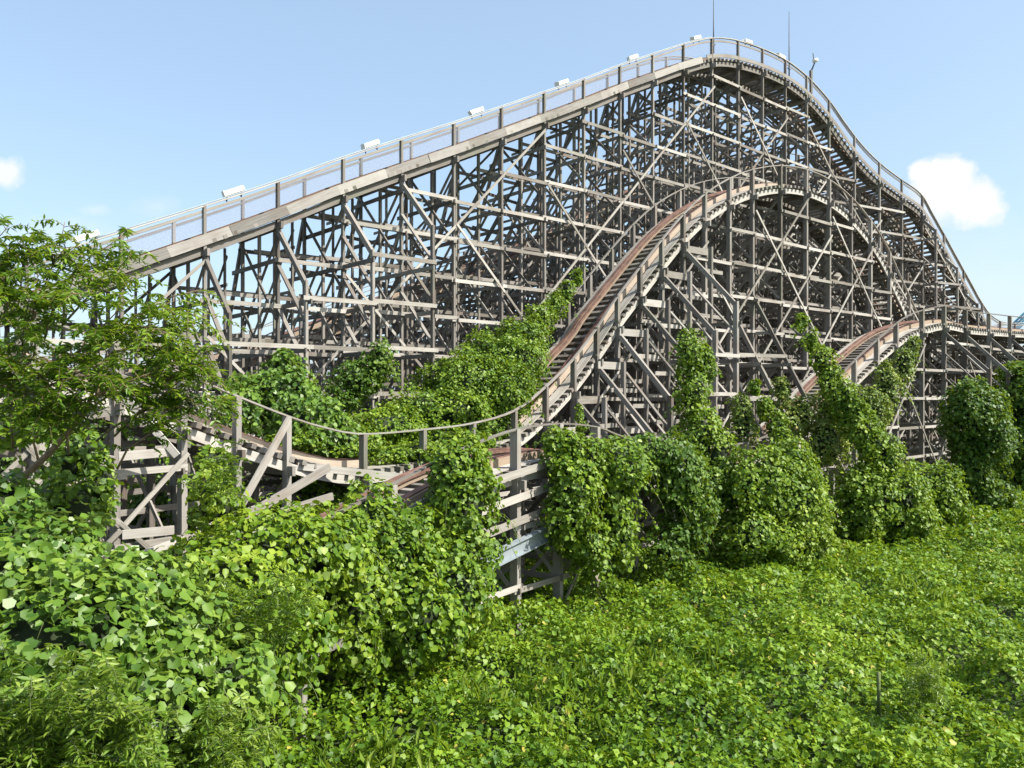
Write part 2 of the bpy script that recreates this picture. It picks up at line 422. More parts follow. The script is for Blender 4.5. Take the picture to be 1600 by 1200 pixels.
BB = trestle(second, Bp, st, W=3.2, post=(.12,.19), farbat=.2, nearbat=nb, outrig=og, diag=3, midpost=True, big=.03)
# extra girts and stub posts between the near legs of the steep climb
for a, b in zip(st, st[1:]):
    x = Bp.at_px
    p, t, lat, up = Bp.frame((a+b)/2, Bp.h)
    xx = 800+F*p.x/p.y
    if 840 < xx < 1110:
        g = MB(); zz = p.z-1.3; k = 0
        while zz > 1:
            q0 = Bp.frame(a, Bp.h)[0]; q1 = Bp.frame(b, Bp.h)[0]
            o = 1.0 if k % 2 else .25
            g.beam(V((q0.x,q0.y,zz))-lat*o, V((q1.x,q1.y,zz))-lat*o, .06, .18 if k%4 else .32, ext=.1); zz -= 1.1; k += 1
        g.build('girt', M['board'], second)
        MB().beam(V((p.x,p.y,0))-lat*1.0, V((p.x,p.y,p.z-1.2))-lat*1.0, .13, .2, up=lat).build('post', M['wood'], second)
# girts tying the near batters together
for l in (4.0, 6.4, 8.6):
    g = MB(); prev = None
    for s in st:
        p, t, lat, up = Bp.frame(s, Bp.h); r = nb(0, s, p)
        if r and l < r[0]:
            q = V((p.x,p.y,l))-lat*((r[0]-l)*r[1]+.1)
            if prev is not None: g.beam(prev, q, .06, .18, ext=.15)
            prev = q
    g.build('girt', M['board'], second)
deck(second, Bp, 1, Bp.len-1, tie=.42)

# ---------------------------------------------------------------- near low track that rises again far right
Dc = [(-60,1100,-11.5),(120,1000,-12.6),(280,925,-13.6),(400,866,-14.4),(500,816,-15),(600,763,-15.6),(705,709,-16.1),(752,689,-16.4),(805,671,-16.8),(870,662,-17.2),(930,667,-17.8),(965,680,-18.2),(1030,700,-18.8),(1110,700,-19.3),(1200,680,-19.8),(1270,632,-20.2),(1330,568,-20.5),(1380,522,-20.7),(1412,497,-20.8),(1440,485,-20.9),(1480,478,-21),(1520,487,-21),(1570,493,-21),(1640,502,-21),(1760,525,-21)]
Dp = Path(Dc, drop=HR)
low = empty('coaster_low_track', (Dp.frame(Dp.len*.4)[0].x, Dp.frame(Dp.len*.4)[0].y, 0))
tag(low, 'nearest low timber coaster track, half buried in vines, rising again at far right', 'roller coaster')
px = [-20,110,230,330,425,520,610,705,805,872,930,990,1050,1110,1165,1215,1260,1300,1335,1370,1400,1440,1475,1508,1545,1578,1612,1650]
st = [Dp.at_px(x) for x in px]
def og2(i, s, p):
    x = 800+F*p.x/p.y
    return 2.6 if x > 1460 else None
DB = trestle(low, Dp, st, W=2.9, post=(.13,.2), farbat=.0, diag=3, big=.05, midpost=False, ledger_faces=(0,1), outrig=og2, farpost=False)
deck(low, Dp, .5, Dp.len-1, W=2.9, rails=(.72,2.1), tie=.45, farhr=False)
# steel girder and boards across the open bay of the low track
p0, t0, lat0, u0 = Dp.frame(Dp.at_px(735), Dp.h); p1 = Dp.frame(Dp.at_px(868), Dp.h)[0]
g = MB()
for dz, w, hh in ((0,.05,.34),(.18,.22,.03),(-.18,.22,.03)):
    g.beam(V((p0.x,p0.y,p0.z-1.95+dz))-lat0*.35, V((p1.x,p1.y,p1.z-1.85+dz))-lat0*.35, w, hh)
g.build('steel_girder', M['pale_steel'], low)
g = MB()
for dz, ln in ((-.62,.0),(-1.25,.0),(.05,0)):
    g.beam(V((p0.x,p0.y,p0.z+dz))-lat0*.25, V((p1.x,p1.y,p1.z+dz))-lat0*.25, .06, .2)
g.build('girt', M['board'], low)

# ---------------------------------------------------------------- return track behind the lift hill
Ec = [(-200,600,-36),(0,590,-35.5),(200,560,-35),(420,530,-34.6),(520,492,-34.6),(640,447,-34.6),(800,383,-34.6),(965,316,-34.6),(1065,268,-34.6),(1130,248,-34.6),(1200,238,-34.6),(1270,250,-34.6),(1340,300,-34.4),(1400,370,-34.2),(1450,440,-34),(1510,510,-34),(1580,560,-34)]
Ep = Path(Ec, drop=HR)
back = empty('coaster_return_track', (Ep.frame(Ep.len*.5)[0].x, Ep.frame(Ep.len*.5)[0].y, 0))
tag(back, 'dark timber return track seen through the trestle behind the lift hill', 'roller coaster')
st = []; h = 2
while h < Ep.h[-1]-1: st.append(h); h += 2.74
trestle(back, Ep, st, W=3.2, farbat=.3, diag=4, ledger_faces=(0,1))
deck(back, Ep, 1, Ep.len-1, tie=.6, plank=False)

Gc = [(-200,560,-42),(0,560,-42),(200,548,-42),(330,530,-41.5),(450,500,-41),(560,460,-41),(700,408,-41),(830,360,-41),(950,305,-41),(1040,262,-41),(1120,245,-41),(1200,262,-41),(1300,330,-41),(1400,430,-41),(1500,520,-41),(1580,565,-41)]
Gp = Path(Gc, drop=HR)
back2 = empty('coaster_outer_return', (Gp.frame(Gp.len*.5)[0].x, Gp.frame(Gp.len*.5)[0].y, 0))
tag(back2, 'farthest timber track, a low hill seen last through all the trestles', 'roller coaster')
st = []; h = 2
while h < Gp.h[-1]-1: st.append(h); h += 2.74
trestle(back2, Gp, st, W=3.2, farbat=.25, diag=2, ledger_faces=(0,1))
deck(back2, Gp, 1, Gp.len-1, tie=.8, plank=False, tieind=False)
# braces and boards of the low left end, at their own depths
def piece(root, name, a, b, w=.07, h=.2, m='board'): MB().beam(at(*a), at(*b), w, h).build(name, M[m], root)
for a, b, hh in (((193,616,18.6),(278,712,18.8),.16),((186,713,18.2),(275,706,18.9),.2),((452,655,21.6),(372,800,19.6),.2),((515,730,20.4),(375,812,18.2),.2),
                 ((190,835,18.0),(272,828,18.6),.2),((212,872,17.2),(288,843,18.2),.2),((285,838,18.4),(400,795,19.2),.18),((465,728,22.6),(625,745,24.2),.2),
                 ((440,800,19.4),(520,775,20.4),.18),((645,860,18.9),(695,845,19.5),.18),((635,800,19.2),(700,765,19.9),.18),((262,560,20.5),(330,592,21),.12),((130,650,18.4),(185,640,18.6),.25),((60,700,17.6),(178,722,18.1),.25)):
    piece(second, 'brace', a, b, .07, hh)

# ---------------------------------------------------------------- fittings on the lift hill
def near_rail(px, dz=0.0, lat_off=0.0):
    s = L.at_px(px); p, t, lat, up = L.frame(s, L.h); return p+V((0,0,1.25+dz))+lat*lat_off, t, lat
desc = {137:'behind the tree top, lowest of all',368:'second from the bottom of the lift slope',583:'third from the bottom of the lift slope',748:'fourth from the bottom of the lift slope',882:'fifth from the bottom of the lift slope',992:'two places below the summit',1091:'just left of the summit rod',1172:'just right of the summit',1224:'on the start of the drop'}
for k, x in enumerate((137,368,583,748,882,992,1091,1172,1224)):
    q, t, lat = near_rail(x, .22, .15)
    r = empty('lamp_housing', q-V((0,0,.2)))
    tag(r, 'white box lamp on the lift handrail, '+desc[x], 'lamp', 'white box lamps along the lift handrail')
    up = V((0,0,1)); ln = .38
    b = MB().beam(q-t*ln, q+t*ln, .22, .19).build('housing', M['white'], r)
    bv = b.modifiers.new('bevel', 'BEVEL'); bv.width = .02
    MB().beam(q-t*ln*1.04+V((0,0,0)), q-t*(ln+.05), .24, .21).build('end_cap', M['white'], r)
    m_ = MB(); m_.beam(q-t*.3-up*.3, q-t*.3-up*.08, .04, .04); m_.beam(q+t*.3-up*.3, q+t*.3-up*.08, .04, .04); m_.build('bracket', M['dark_metal'], r)
# pale cable conduit beside the handrail
pts = []
for k in range(0, 60):
    x = 150+k*(1112-150)/59; q, t, lat = near_rail(x, .07, .0); pts.append(q)
tag(MB().tube(pts, .024, 6).build('cable_conduit', M['pale_steel']), 'pale cable conduit running up the lift slope handrail', 'conduit')
for x, ytop, hgt, lab in ((1115,-12,0,'tall thin rod standing at the summit of the lift hill'),(1233,18,0,'tall thin rod on the start of the drop')):
    q, t, lat = near_rail(x, -.9, .0); top = at(x, ytop, q.y)
    r = empty('lightning_rod', q); tag(r, lab, 'lightning rod', 'lightning rods on the lift hill')
    MB().tube([q, q+V((0,0,1.2)), V((q.x,q.y,top.z))], [.045,.04,.018], 6).build('rod', M['dark_metal'], r)
    MB().beam(q+V((0,0,.5))-t*.15, q+V((0,0,.5))+t*.15, .08, .06).build('clamp', M['dark_metal'], r)
q, t, lat = near_rail(1267, -.9, 0)
r = empty('camera_mast', q); tag(r, 'short crooked mast with a white camera on the drop handrail', 'camera mast')
top = at(1269, 83, q.y); mid = at(1266, 110, q.y)
MB().beam(q, V((q.x,q.y,mid.z)), .16, .16).build('mast', M['wood'], r)
MB().tube([V((q.x,q.y,mid.z-.1)), V((q.x+.25,q.y,mid.z+.5)), V((q.x+.15,q.y,top.z))], [.06,.05,.035], 6).build('arm', M['dark_metal'], r)
c = MB(); c.tube([at(1270,96,q.y)+V((0,-.05,0)), at(1277,94,q.y)+V((0,-.05,0))], .13, 10); c.build('camera_body', M['white'], r)

# ---------------------------------------------------------------- leaves
def vnoise(P, sc, seed=0):
    """smooth value noise, P (n,3) -> 0..1"""
    Q = P*sc+seed*17.13; I = np.floor(Q).astype(np.int64); f = Q-I; f = f*f*(3-2*f); r = 0
    for dx in (0,1):
        for dy in (0,1):
            for dz in (0,1):
                h = (I[:,0]+dx)*73856093 ^ (I[:,1]+dy)*19349663 ^ (I[:,2]+dz)*83492791
                h = (h ^ (h>>13))*1274126177; h = (h ^ (h>>16)) & 0xffff
                w = (f[:,0] if dx else 1-f[:,0])*(f[:,1] if dy else 1-f[:,1])*(f[:,2] if dz else 1-f[:,2])
                r = r+w*(h/65535.)
    return r
def norm(a): return a/np.maximum(1e-6, np.linalg.norm(a, axis=1, keepdims=True))
def leafmesh(name, P, Nn, size, mat, parent=None, shape='broad', down=.35, tipdir=None):
    n = len(P); Nn = norm(Nn)
    T = RNG.normal(size=(n,3)) if tipdir is None else tipdir+RNG.normal(size=(n,3))*.25
    T = T*1.0; T[:,2] -= down*2; T = T-Nn*np.sum(T*Nn, 1, keepdims=True); T = norm(T); S = np.cross(Nn, T)
    if shape == 'broad': prof = [(0,0,0),(.18,.40,.10),(.62,.42,.06),(1.0,0,-.08),(.62,-.42,.06),(.18,-.40,.10)]
    elif shape == 'lobed': prof = [(.12,0,0),(.0,.30,.08),(.45,.5,.08),(1.0,0,-.1),(.45,-.5,.08),(.0,-.30,.08)]
    elif shape == 'blade': prof = [(0,-.02,0),(.4,.03,.02),(.75,.025,0),(1.0,0,-.2),(.7,-.025,0),(.35,-.03,.02)]
    else: prof = [(0,0,0),(.25,.13,.02),(.6,.13,0),(1.0,0,-.12),(.6,-.13,0),(.25,-.13,.02)]
    if shape in ('broad', 'lobed'):
        asp = RNG.uniform(.75, 1.2, n)
    else: asp = np.ones(n)
    size = np.asarray(size)*np.ones(n); v = np.empty((n,6,3), np.float32)
    curl = RNG.uniform(.3, 2.2, n)
    for i, (a, b, c) in enumerate(prof):
        v[:,i] = P + T*(a*size)[:,None] + S*(b*size*asp)[:,None] + Nn*(c*size*curl)[:,None]
    v[:,1] = P+(v[:,1]-P)*RNG.uniform(.75,1.15,(n,1)); v[:,5] = P+(v[:,5]-P)*RNG.uniform(.75,1.15,(n,1)); v[:,2] += (v[:,1]-v[:,2])*RNG.uniform(-.1,.3,(n,1))
    base = np.arange(n)[:,None]*6
    f = np.concatenate([base+np.array([3,2,1,0]), base+np.array([5,4,3,0])], 1).astype(np.int32).ravel()
    me = bpy.data.meshes.new(name); me.vertices.add(n*6); me.vertices.foreach_set('co', v.ravel())
    me.loops.add(n*8); me.loops.foreach_set('vertex_index', f)
    me.polygons.add(n*2); me.polygons.foreach_set('loop_start', np.arange(n*2, dtype=np.int32)*4)
    me.polygons.foreach_set('loop_total', np.full(n*2, 4, np.int32))
    a = me.attributes.new('rnd', 'FLOAT', 'POINT'); a.data.foreach_set('value', np.repeat(RNG.random(n), 6).astype(np.float32))
    me.update(calc_edges=True); me.validate()
    return link(name, me, mat, parent)

def ellip(spec):
    """(px, py, Y, rx_px, ry_px, depth_m) -> centre, radii"""
    px_, py_, Y, rx, ry, d = spec
    return np.array(at(px_, py_, Y)), np.array((rx*Y/F, d, ry*Y/F))
def mass(name, label, cat, specs, dens=60, size=.14, mat='leaf_vine', core=True, shape='broad', down=.5, group=None, shell=.3, hole=.14):
    E = [ellip(s) for s in specs]; 
    E = [(c, r) for c, r in E]
    allP, allN = [], []
    for ei, (c, r) in enumerate(E):
        area = 4*math.pi*(((r[0]*r[1])**1.6+(r[0]*r[2])**1.6+(r[1]*r[2])**1.6)/3)**(1/1.6)
        n = int(area*dens*2.9)
        d = norm(RNG.normal(size=(n,3)))
        b = c+d*r
        k = 1 + (vnoise(b, .9/max(.5,min(r)*1.0), ei+3)-.5)*.42
        Nn = norm(d/r); am = min(1, min(r)/.8)
        bump = ((vnoise(b, 1.5, 5)-.5)*.75+(vnoise(b, 3.6, 6)-.5)*.42)*am
        bump += -RNG.random(n)**2*shell*min(r)+RNG.random(n)**6*.25*am
        P = c+d*r*k[:,None]+Nn*bump[:,None]
        keep = P[:,2] > .15
        for ej, (c2, r2) in enumerate(E):
            if ej != ei: keep &= np.sum(((P-c2)/r2)**2, 1) > .62
        # leave small holes so that the dark core shows
        keep &= vnoise(P, 1.7, 9) > hole
        # back sides need fewer leaves
        keep &= (Nn[:,1] < .45) | (RNG.random(n) < .4)
        allP.append(P[keep]); allN.append(Nn[keep])
    P = np.concatenate(allP); Nn = np.concatenate(allN)
    # loose runners leaving the mass, each with its own leaves
    m_ = min(len(P), int(len(P)*.012)+3); idx = RNG.choice(len(P), m_, replace=False); rb = MB(); aP, aN = [P], [Nn]
    if size < .3:
        for q in idx:
            if Nn[q][1] > .2: continue
            a = V(P[q]); d = V(Nn[q])+V((random.gauss(0,.5),random.gauss(0,.5),random.uniform(-.3,.7))); d.normalize(); ln = random.uniform(.25,.8)*(1 if size > .12 else .8)
            pts = [a+d*(ln*w)-V((0,0,ln*1.1*w*w)) for w in (0,.25,.5,.75,1)]
            rb.tube(pts, .006, 3)
            k_ = int(ln/.055); w = RNG.random(k_)
            aP.append(np.array([tuple(pts[int(x*3.99)].lerp(pts[int(x*3.99)+1], x*3.99%1)) for x in w]).reshape(-1,3)+RNG.normal(size=(k_,3))*.03)
            aN.append(np.tile(np.array(Nn[q]), (k_,1)))
        P = np.concatenate(aP); Nn = np.concatenate(aN)
    Ln = Nn*.75+np.array((.15,-.1,.5))+RNG.normal(size=P.shape)*.5
    lo = min(c[2]-r[2] for c, r in E); c0 = E[0][0]
    root = empty(name, (c0[0], c0[1], max(0,lo))); tag(root, label, cat, group)
    rb = rb.build('runners', M['green_stem'], root)
    if rb: rb['kind'] = 'stuff'
    leafmesh('foliage', P, Ln, size*.86*RNG.uniform(.55,1.35,len(P)), M[mat], root, shape, down)
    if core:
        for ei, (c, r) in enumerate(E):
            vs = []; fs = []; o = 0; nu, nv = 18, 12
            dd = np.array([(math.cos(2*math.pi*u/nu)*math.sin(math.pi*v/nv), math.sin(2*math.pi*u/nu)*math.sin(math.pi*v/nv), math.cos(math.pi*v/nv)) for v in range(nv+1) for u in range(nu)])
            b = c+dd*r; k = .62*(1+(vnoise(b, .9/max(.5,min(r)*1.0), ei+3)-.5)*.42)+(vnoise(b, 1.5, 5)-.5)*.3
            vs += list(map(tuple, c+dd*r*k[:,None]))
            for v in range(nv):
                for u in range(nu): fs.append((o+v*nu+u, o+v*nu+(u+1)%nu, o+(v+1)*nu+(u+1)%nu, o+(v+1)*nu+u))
            me = bpy.data.meshes.new('stems'); me.from_pydata(vs, [], fs); me.update(); link('stems', me, M['stem'], root)  # solid hull painted dark for the shade between the leaves
    return root

VG = 'vines grown over the coaster timbers'
# along the low track, left to right
mass('vine_drape', 'broad leafy vine slope over the low track, just left of the ragged curtain', 'vine',
     [(430,880,15.2,105,75,1.3),(330,925,13.8,110,75,1.3),(500,860,16,60,65,1.1),(370,1000,13.2,120,80,1.3)], 75, .15, 'leaf_vine', group=VG)
mass('vine_drape', 'ragged vine curtain with dark gaps hanging below the red rails of the low track', 'vine',
     [(585,820,17.6,52,50,.8),(600,890,17.4,72,80,.9),(560,960,16.4,75,80,1.0),(640,960,16.8,85,70,1.0),(650,850,18.2,40,60,.7),(540,900,16.6,40,70,.8)], 75, .15, 'leaf_vine', group=VG)
mass('vine_drape', 'tall vine column swallowing the low track just left of the open timber bay', 'vine',
     [(715,730,19.4,42,42,.8),(725,800,19.2,44,70,.8),(715,880,18.8,58,70,.9),(700,930,18.2,65,60,1.0),(745,760,19.5,20,60,.6)], 75, .14, 'leaf_vine', group=VG)
mass('vine_drape', 'wide vine curtain to the right of the steel girder and tall grey post', 'vine',
     [(900,720,23,42,42,.9),(895,790,22.6,38,75,.9),(955,735,23.8,52,50,1.0),(957,795,23.8,34,66,.9),(918,855,23,46,44,.9),(968,850,24,20,34,.6),(880,690,23,30,20,.7)], 75, .145, 'leaf_vine', group=VG)
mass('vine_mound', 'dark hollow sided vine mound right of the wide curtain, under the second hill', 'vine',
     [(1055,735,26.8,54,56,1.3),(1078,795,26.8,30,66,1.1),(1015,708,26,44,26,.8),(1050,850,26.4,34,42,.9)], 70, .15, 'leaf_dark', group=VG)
mass('vine_mound', 'largest rounded vine mound, centre right at the foot of the second hill', 'vine',
     [(1182,758,29.5,56,60,1.5),(1225,790,29.8,62,72,1.7),(1178,835,28.8,50,52,1.4),(1258,842,29.6,38,42,1.3),(1215,850,28.8,60,45,1.4),(1235,730,30.5,36,40,1.2)], 70, .15, 'leaf_vine', group=VG)
mass('vine_mound', 'rounded vine mound right of the largest one, below the slanting vine covered leg', 'vine',
     [(1355,770,34,52,52,1.6),(1400,785,34.2,48,55,1.6),(1342,800,33.6,32,44,1.3),(1420,815,34,28,35,1.3)], 60, .16, 'leaf_vine', group=VG)
mass('vine_mound', 'smallest rounded vine mound, beside the tall leafy pillar', 'vine',
     [(1460,760,38.5,36,38,1.4),(1475,785,38.5,32,32,1.3)], 55, .17, 'leaf_vine', group=VG)
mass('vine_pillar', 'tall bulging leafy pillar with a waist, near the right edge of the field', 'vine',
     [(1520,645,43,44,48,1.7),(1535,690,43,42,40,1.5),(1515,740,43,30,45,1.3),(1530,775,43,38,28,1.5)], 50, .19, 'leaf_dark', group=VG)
mass('vine_column', 'vine column climbing a post left of the batter legs under the second hill crest', 'vine',
     [(1077,555,31.5,22,38,.6),(1100,575,31.5,12,35,.5),(1085,620,31.3,27,60,.7),(1092,690,31,34,55,.8),(1125,730,30.5,30,60,.8),(1115,780,30,25,50,.8)], 75, .14, 'leaf_vine', group=VG)
def leg_specs(a, b, n, r0, r1, d=.5):
    out = []
    for k in range(n):
        f = k/(n-1); out.append((a[0]+(b[0]-a[0])*f+random.uniform(-4,4), a[1]+(b[1]-a[1])*f, a[2]+(b[2]-a[2])*f, r0+(r1-r0)*f, (r0+(r1-r0)*f)*1.5, d*(.6+.6*f)))
    return out
mass('climbing_vine', 'vine climbing the highest slanting leg, reaching up to the open trestle right of the column', 'vine',
     leg_specs((1250,505,37.5),(1385,735,33.8),9,11,27,.6), 75, .15, 'leaf_vine', group=VG)
mass('climbing_vine', 'vine climbing the shorter slanting leg between the two bare slanting legs', 'vine',
     leg_specs((1184,605,35),(1275,815,30.5),8,9,28,.6), 75, .15, 'leaf_vine', group=VG)
mass('climbing_vine', 'shaded reddish green vine behind the second bare slanting leg', 'vine',
     [(1222,610,37,16,24,.6),(1245,650,36.5,30,35,.7),(1290,690,36.5,34,40,.8),(1160,660,35,20,42,.6),(1295,640,36.8,20,30,.6),(1315,668,40,22,30,.6)], 60, .14, 'leaf_dry', group=VG)
mass('vine_patch', 'loose yellowish vine below the far right rising rails', 'vine',
     [(1360,640,41,28,40,.8),(1385,605,42,18,40,.6),(1412,570,43.5,14,28,.5),(1425,545,44,8,20,.4)], 60, .15, 'leaf_dry', group=VG)
mass('vine_bank', 'big sunlit vine bank spilling over the far side of the second hill dip', 'vine',
     [(800,570,33.5,50,50,1.3),(745,610,32,66,50,1.4),(680,645,30.5,80,36,1.3),(815,530,34.5,38,34,1.0),(845,500,35.8,22,26,.8),(868,476,36.6,14,20,.6),(886,455,37.3,11,18,.5),(903,434,38,8,15,.4),(790,615,31.5,42,38,1.0),(610,668,28.8,62,26,1.2),(700,690,29.2,70,22,1.0),(560,690,27.6,50,22,1.0),(820,575,34.8,18,30,.5),(700,600,32.4,48,32,1.0),(640,648,30.4,54,24,1.0),(760,560,34,42,32,1.0),(800,520,35,22,22,.8),(520,708,26,50,13,.8),(590,712,26.4,50,14,.9),(660,706,27,50,16,.9),(725,694,28.6,46,18,.9),(770,668,31,40,20,.9),(795,632,32.8,24,24,.7),(455,690,24.7,42,13,.6),(540,703,25.6,50,11,.6),(620,706,26.4,45,11,.6)], 85, .13, 'leaf_vine', group=VG)
mass('vine_clump', 'broad leaved yellow green clump behind the dipping handrail at left', 'vine',
     [(430,615,26.5,66,42,1.0),(470,660,25.8,65,45,1.0),(520,690,26,50,28,.9),(440,572,26.6,22,34,.5),(375,640,25,36,40,.8)], 60, .19, 'leaf_kudzu', core=True, group=VG)
mass('vine_clump', 'dark small leaved clump on the foot of the lift posts', 'vine',
     [(560,595,29.3,38,38,.7),(595,550,29.3,15,15,.4),(590,575,29.3,22,22,.5),(535,625,29,30,22,.7)], 75, .13, 'leaf_dark', group=VG)
mass('vine_wisp', 'small leafy wisp dangling from the girts of the climb', 'vine',
     [(905,650,31,6,20,.2),(910,668,31,8,8,.2)], 90, .12, 'leaf_vine', core=False, group=VG)

# ---------------------------------------------------------------- left foreground: broad leaved bank, shrubs, tree
mass('leafy_bank', 'broad pale leaved creeper bank in the near left corner below the tree', 'creeper',
     [(40,880,10.5,120,72,1.2),(180,935,10.6,95,66,1.1),(90,990,9.6,150,85,1.2),(240,1010,10.2,110,85,1.1),(330,1090,10.2,90,80,1.0),(-10,800,11.4,55,62,.9),(200,1120,9.4,140,80,1.1)], 95, .15, 'leaf_kudzu', down=.3, hole=.2)
mass('creeper_clump', 'leafy creeper around the shaded posts left of the bare boards', 'creeper',
     [(335,785,15.5,32,40,.5),(330,725,16.5,24,24,.4),(110,790,13.5,44,44,.6),(120,720,14.2,34,44,.5),(75,650,14.5,30,30,.5),(160,760,14,16,50,.4),(20,665,15,20,30,.5)], 55, .14, 'leaf_vine')
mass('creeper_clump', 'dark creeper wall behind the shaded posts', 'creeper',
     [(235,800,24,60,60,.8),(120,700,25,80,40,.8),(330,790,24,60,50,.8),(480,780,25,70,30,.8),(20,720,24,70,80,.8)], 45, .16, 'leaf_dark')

def frond_tree(name, label, cat, branches, mat, nf, leaf=.075, pairs=8, trunk=None, flen=.42, droop=.6):
    root = empty(name, branches[0][0]); tag(root, label, cat)
    mb = MB()
    if trunk: mb.tube(*trunk, 8)
    P, Nn, T, Sz = [], [], [], []
    for bi, pts in enumerate(branches):
        r0 = .02 if trunk else .011; mb.tube(pts, [r0*(1-.8*k/(len(pts)-1)) for k in range(len(pts))], 5)
        for f in range(nf):
            u = (f+random.random())/nf; u = .15+.85*u; x = u*(len(pts)-1); k = min(int(x), len(pts)-2)
            b = V(pts[k]).lerp(V(pts[k+1]), x-k)
            ax = (V(pts[k+1])-V(pts[k])).normalized()
            an = random.uniform(0, 2*math.pi)
            d = (V((math.cos(an), math.sin(an), random.uniform(-.35,.6)))+ax*.9).normalized()
            fl = flen*random.uniform(.7,1.25)
            sd = d.cross(V((0,0,1))).normalized(); upv = sd.cross(d).normalized()
            q = [b+d*(fl*w)-V((0,0,1))*(droop*fl*w*w) for w in (0,.25,.5,.75,1)]
            mb.tube(q, [.006,.005,.004,.003,.002], 3)
            for j in range(pairs+1):
                w = .18+.82*j/pairs; x = w*4; kk = min(int(x),3); c = q[kk].lerp(q[kk+1], x-kk); dd = (q[kk+1]-q[kk]).normalized()
                for sg in ((1,-1) if j < pairs else (0,)):
                    tdir = (sd*sg*1.0+dd*(.6 if sg else 1)-V((0,0,.75 if sg else .2))).normalized()
                    P.append(c); T.append(tdir); Nn.append(upv+V((random.gauss(0,.4),random.gauss(0,.4),random.gauss(0,.3)))); Sz.append(leaf*random.uniform(.8,1.3)*(1-.3*abs(w-.5)))
    mb.build('branches', M['bark' if trunk else 'green_stem'], root)
    leafmesh('foliage', np.array(P), np.array(Nn), np.array(Sz), M[mat], root, 'lance', 0.05, np.array(T))
    return root
def branch(a, b, n=6, sag=.15, wig=.08):
    a = V(a); b = V(b); out = []
    for k in range(n):
        f = k/(n-1); out.append(a.lerp(b, f)+V((random.gauss(0,wig), random.gauss(0,wig), random.gauss(0,wig)*.5+sag*math.sin(f*math.pi)*(b-a).length*.5))*(1 if k else 0))
    return out
# left tree: limbs fan out from a fork left of the frame
fork = at(20, 700, 12.5); br = []
tips = [(20,350,12),(60,375,12.5),(105,350,12.2),(190,365,12.4),(225,395,12.2),(120,430,11.6),(200,470,11.4),(60,430,11.5),(10,430,11.2),(150,510,11.3),(40,500,11),(270,470,11.8),
        (315,490,12.4),(330,540,12.2),(340,565,12.5),(285,560,11.8),(230,590,11.6),(310,620,12.2),(180,560,11.2),(100,560,11.2),(60,590,11.2),(0,540,11),(-30,470,11.5),(290,600,12.6),(300,455,12.4),(30,560,11.3),(20,400,11.8),(120,600,11.7),(80,480,12.6),(260,520,12.8)]
for (x, y, Y) in tips:
    base = at(x-110-random.uniform(0,60) if x > 150 else x-30+random.uniform(-30,30), y+70+random.uniform(0,60), Y+.3) if random.random() < .8 else fork
    br.append(branch(base, at(x, y, Y), 6, .12, .06))
    c = V(br[-1][2]); br.append(branch(c, at(x+random.uniform(-60,30), y+random.uniform(10,60), Y+random.uniform(-.6,.9)), 5, .1, .05))
frond_tree('pinnate_tree', 'feathery leaved tree at the left edge, overlapping the foot of the lift slope', 'tree', br, 'leaf_tree', 13, .13, 9,
           ([at(-60,860,12.5), at(10,770,12.5), at(75,710,12.4), at(130,650,12.2), at(150,600,12)], [.11,.07,.05,.035,.02]), .50)
def shrub(label, cx, cy, Y, rx, ry, nb, nf, mat='leaf_tree', leaf=.10, flen=.36, name='feathery_shrub'):
    br = []
    for k in range(nb):
        a = random.uniform(-1,1); b = random.uniform(-1,1); yy = Y+random.uniform(-.5,.5)
        base = at(cx+a*rx*.5, cy+ry*.9, yy+.3); br.append(branch(base, at(cx+a*rx, cy-b*ry, yy-.2), 5, .1, .04))
    return frond_tree(name, label, 'shrub', br, mat, nf, leaf, 8, None, flen)
shrub('feathery shrub in front of the vine slope, left of the half hidden white post', 390, 960, 11.8, 110, 75, 24, 10)
shrub('feathery shrub growing around the shaded posts under the tree', 335, 735, 14.5, 38, 45, 8, 8)
shrub('feathery shrub with arching fronds low in the near left corner', 90, 1110, 8.2, 130, 110, 34, 16, 'leaf_grass', .11, .34)
shrub('small feathery shrub at the bottom edge beside the creeper bank', 300, 1150, 9.2, 110, 60, 24, 14, 'leaf_grass', .10, .3)
shrub('bushy dark sapling standing in the cleared patch by the stake', 1445, 1062, 15.3, 30, 40, 18, 12, 'leaf_tree', .07, .26)
# stake in the field
a = at(1373, 1092, 16.0); b = at(1373, 1050, 16.0)
tag(MB().tube([a-V((0,0,.4)), b], .035, 7).build('stake', M['green_stem']), 'short thin stake standing in the ground cover left of the sapling', 'stake')
# half buried white post with boards below the vine slope
a = at(470,1120,15); b = at(470,1025,15)
r = empty('old_post', a); tag(r, 'pale half hidden post with a cross board under the vine curtain', 'post')
MB().beam(V((a.x,a.y,0)), b, .16, .16).build('upright', M['board'], r)
MB().beam(at(478,1025,14.9), at(535,1003,15.2), .05, .18).build('cross_board', M['board'], r)

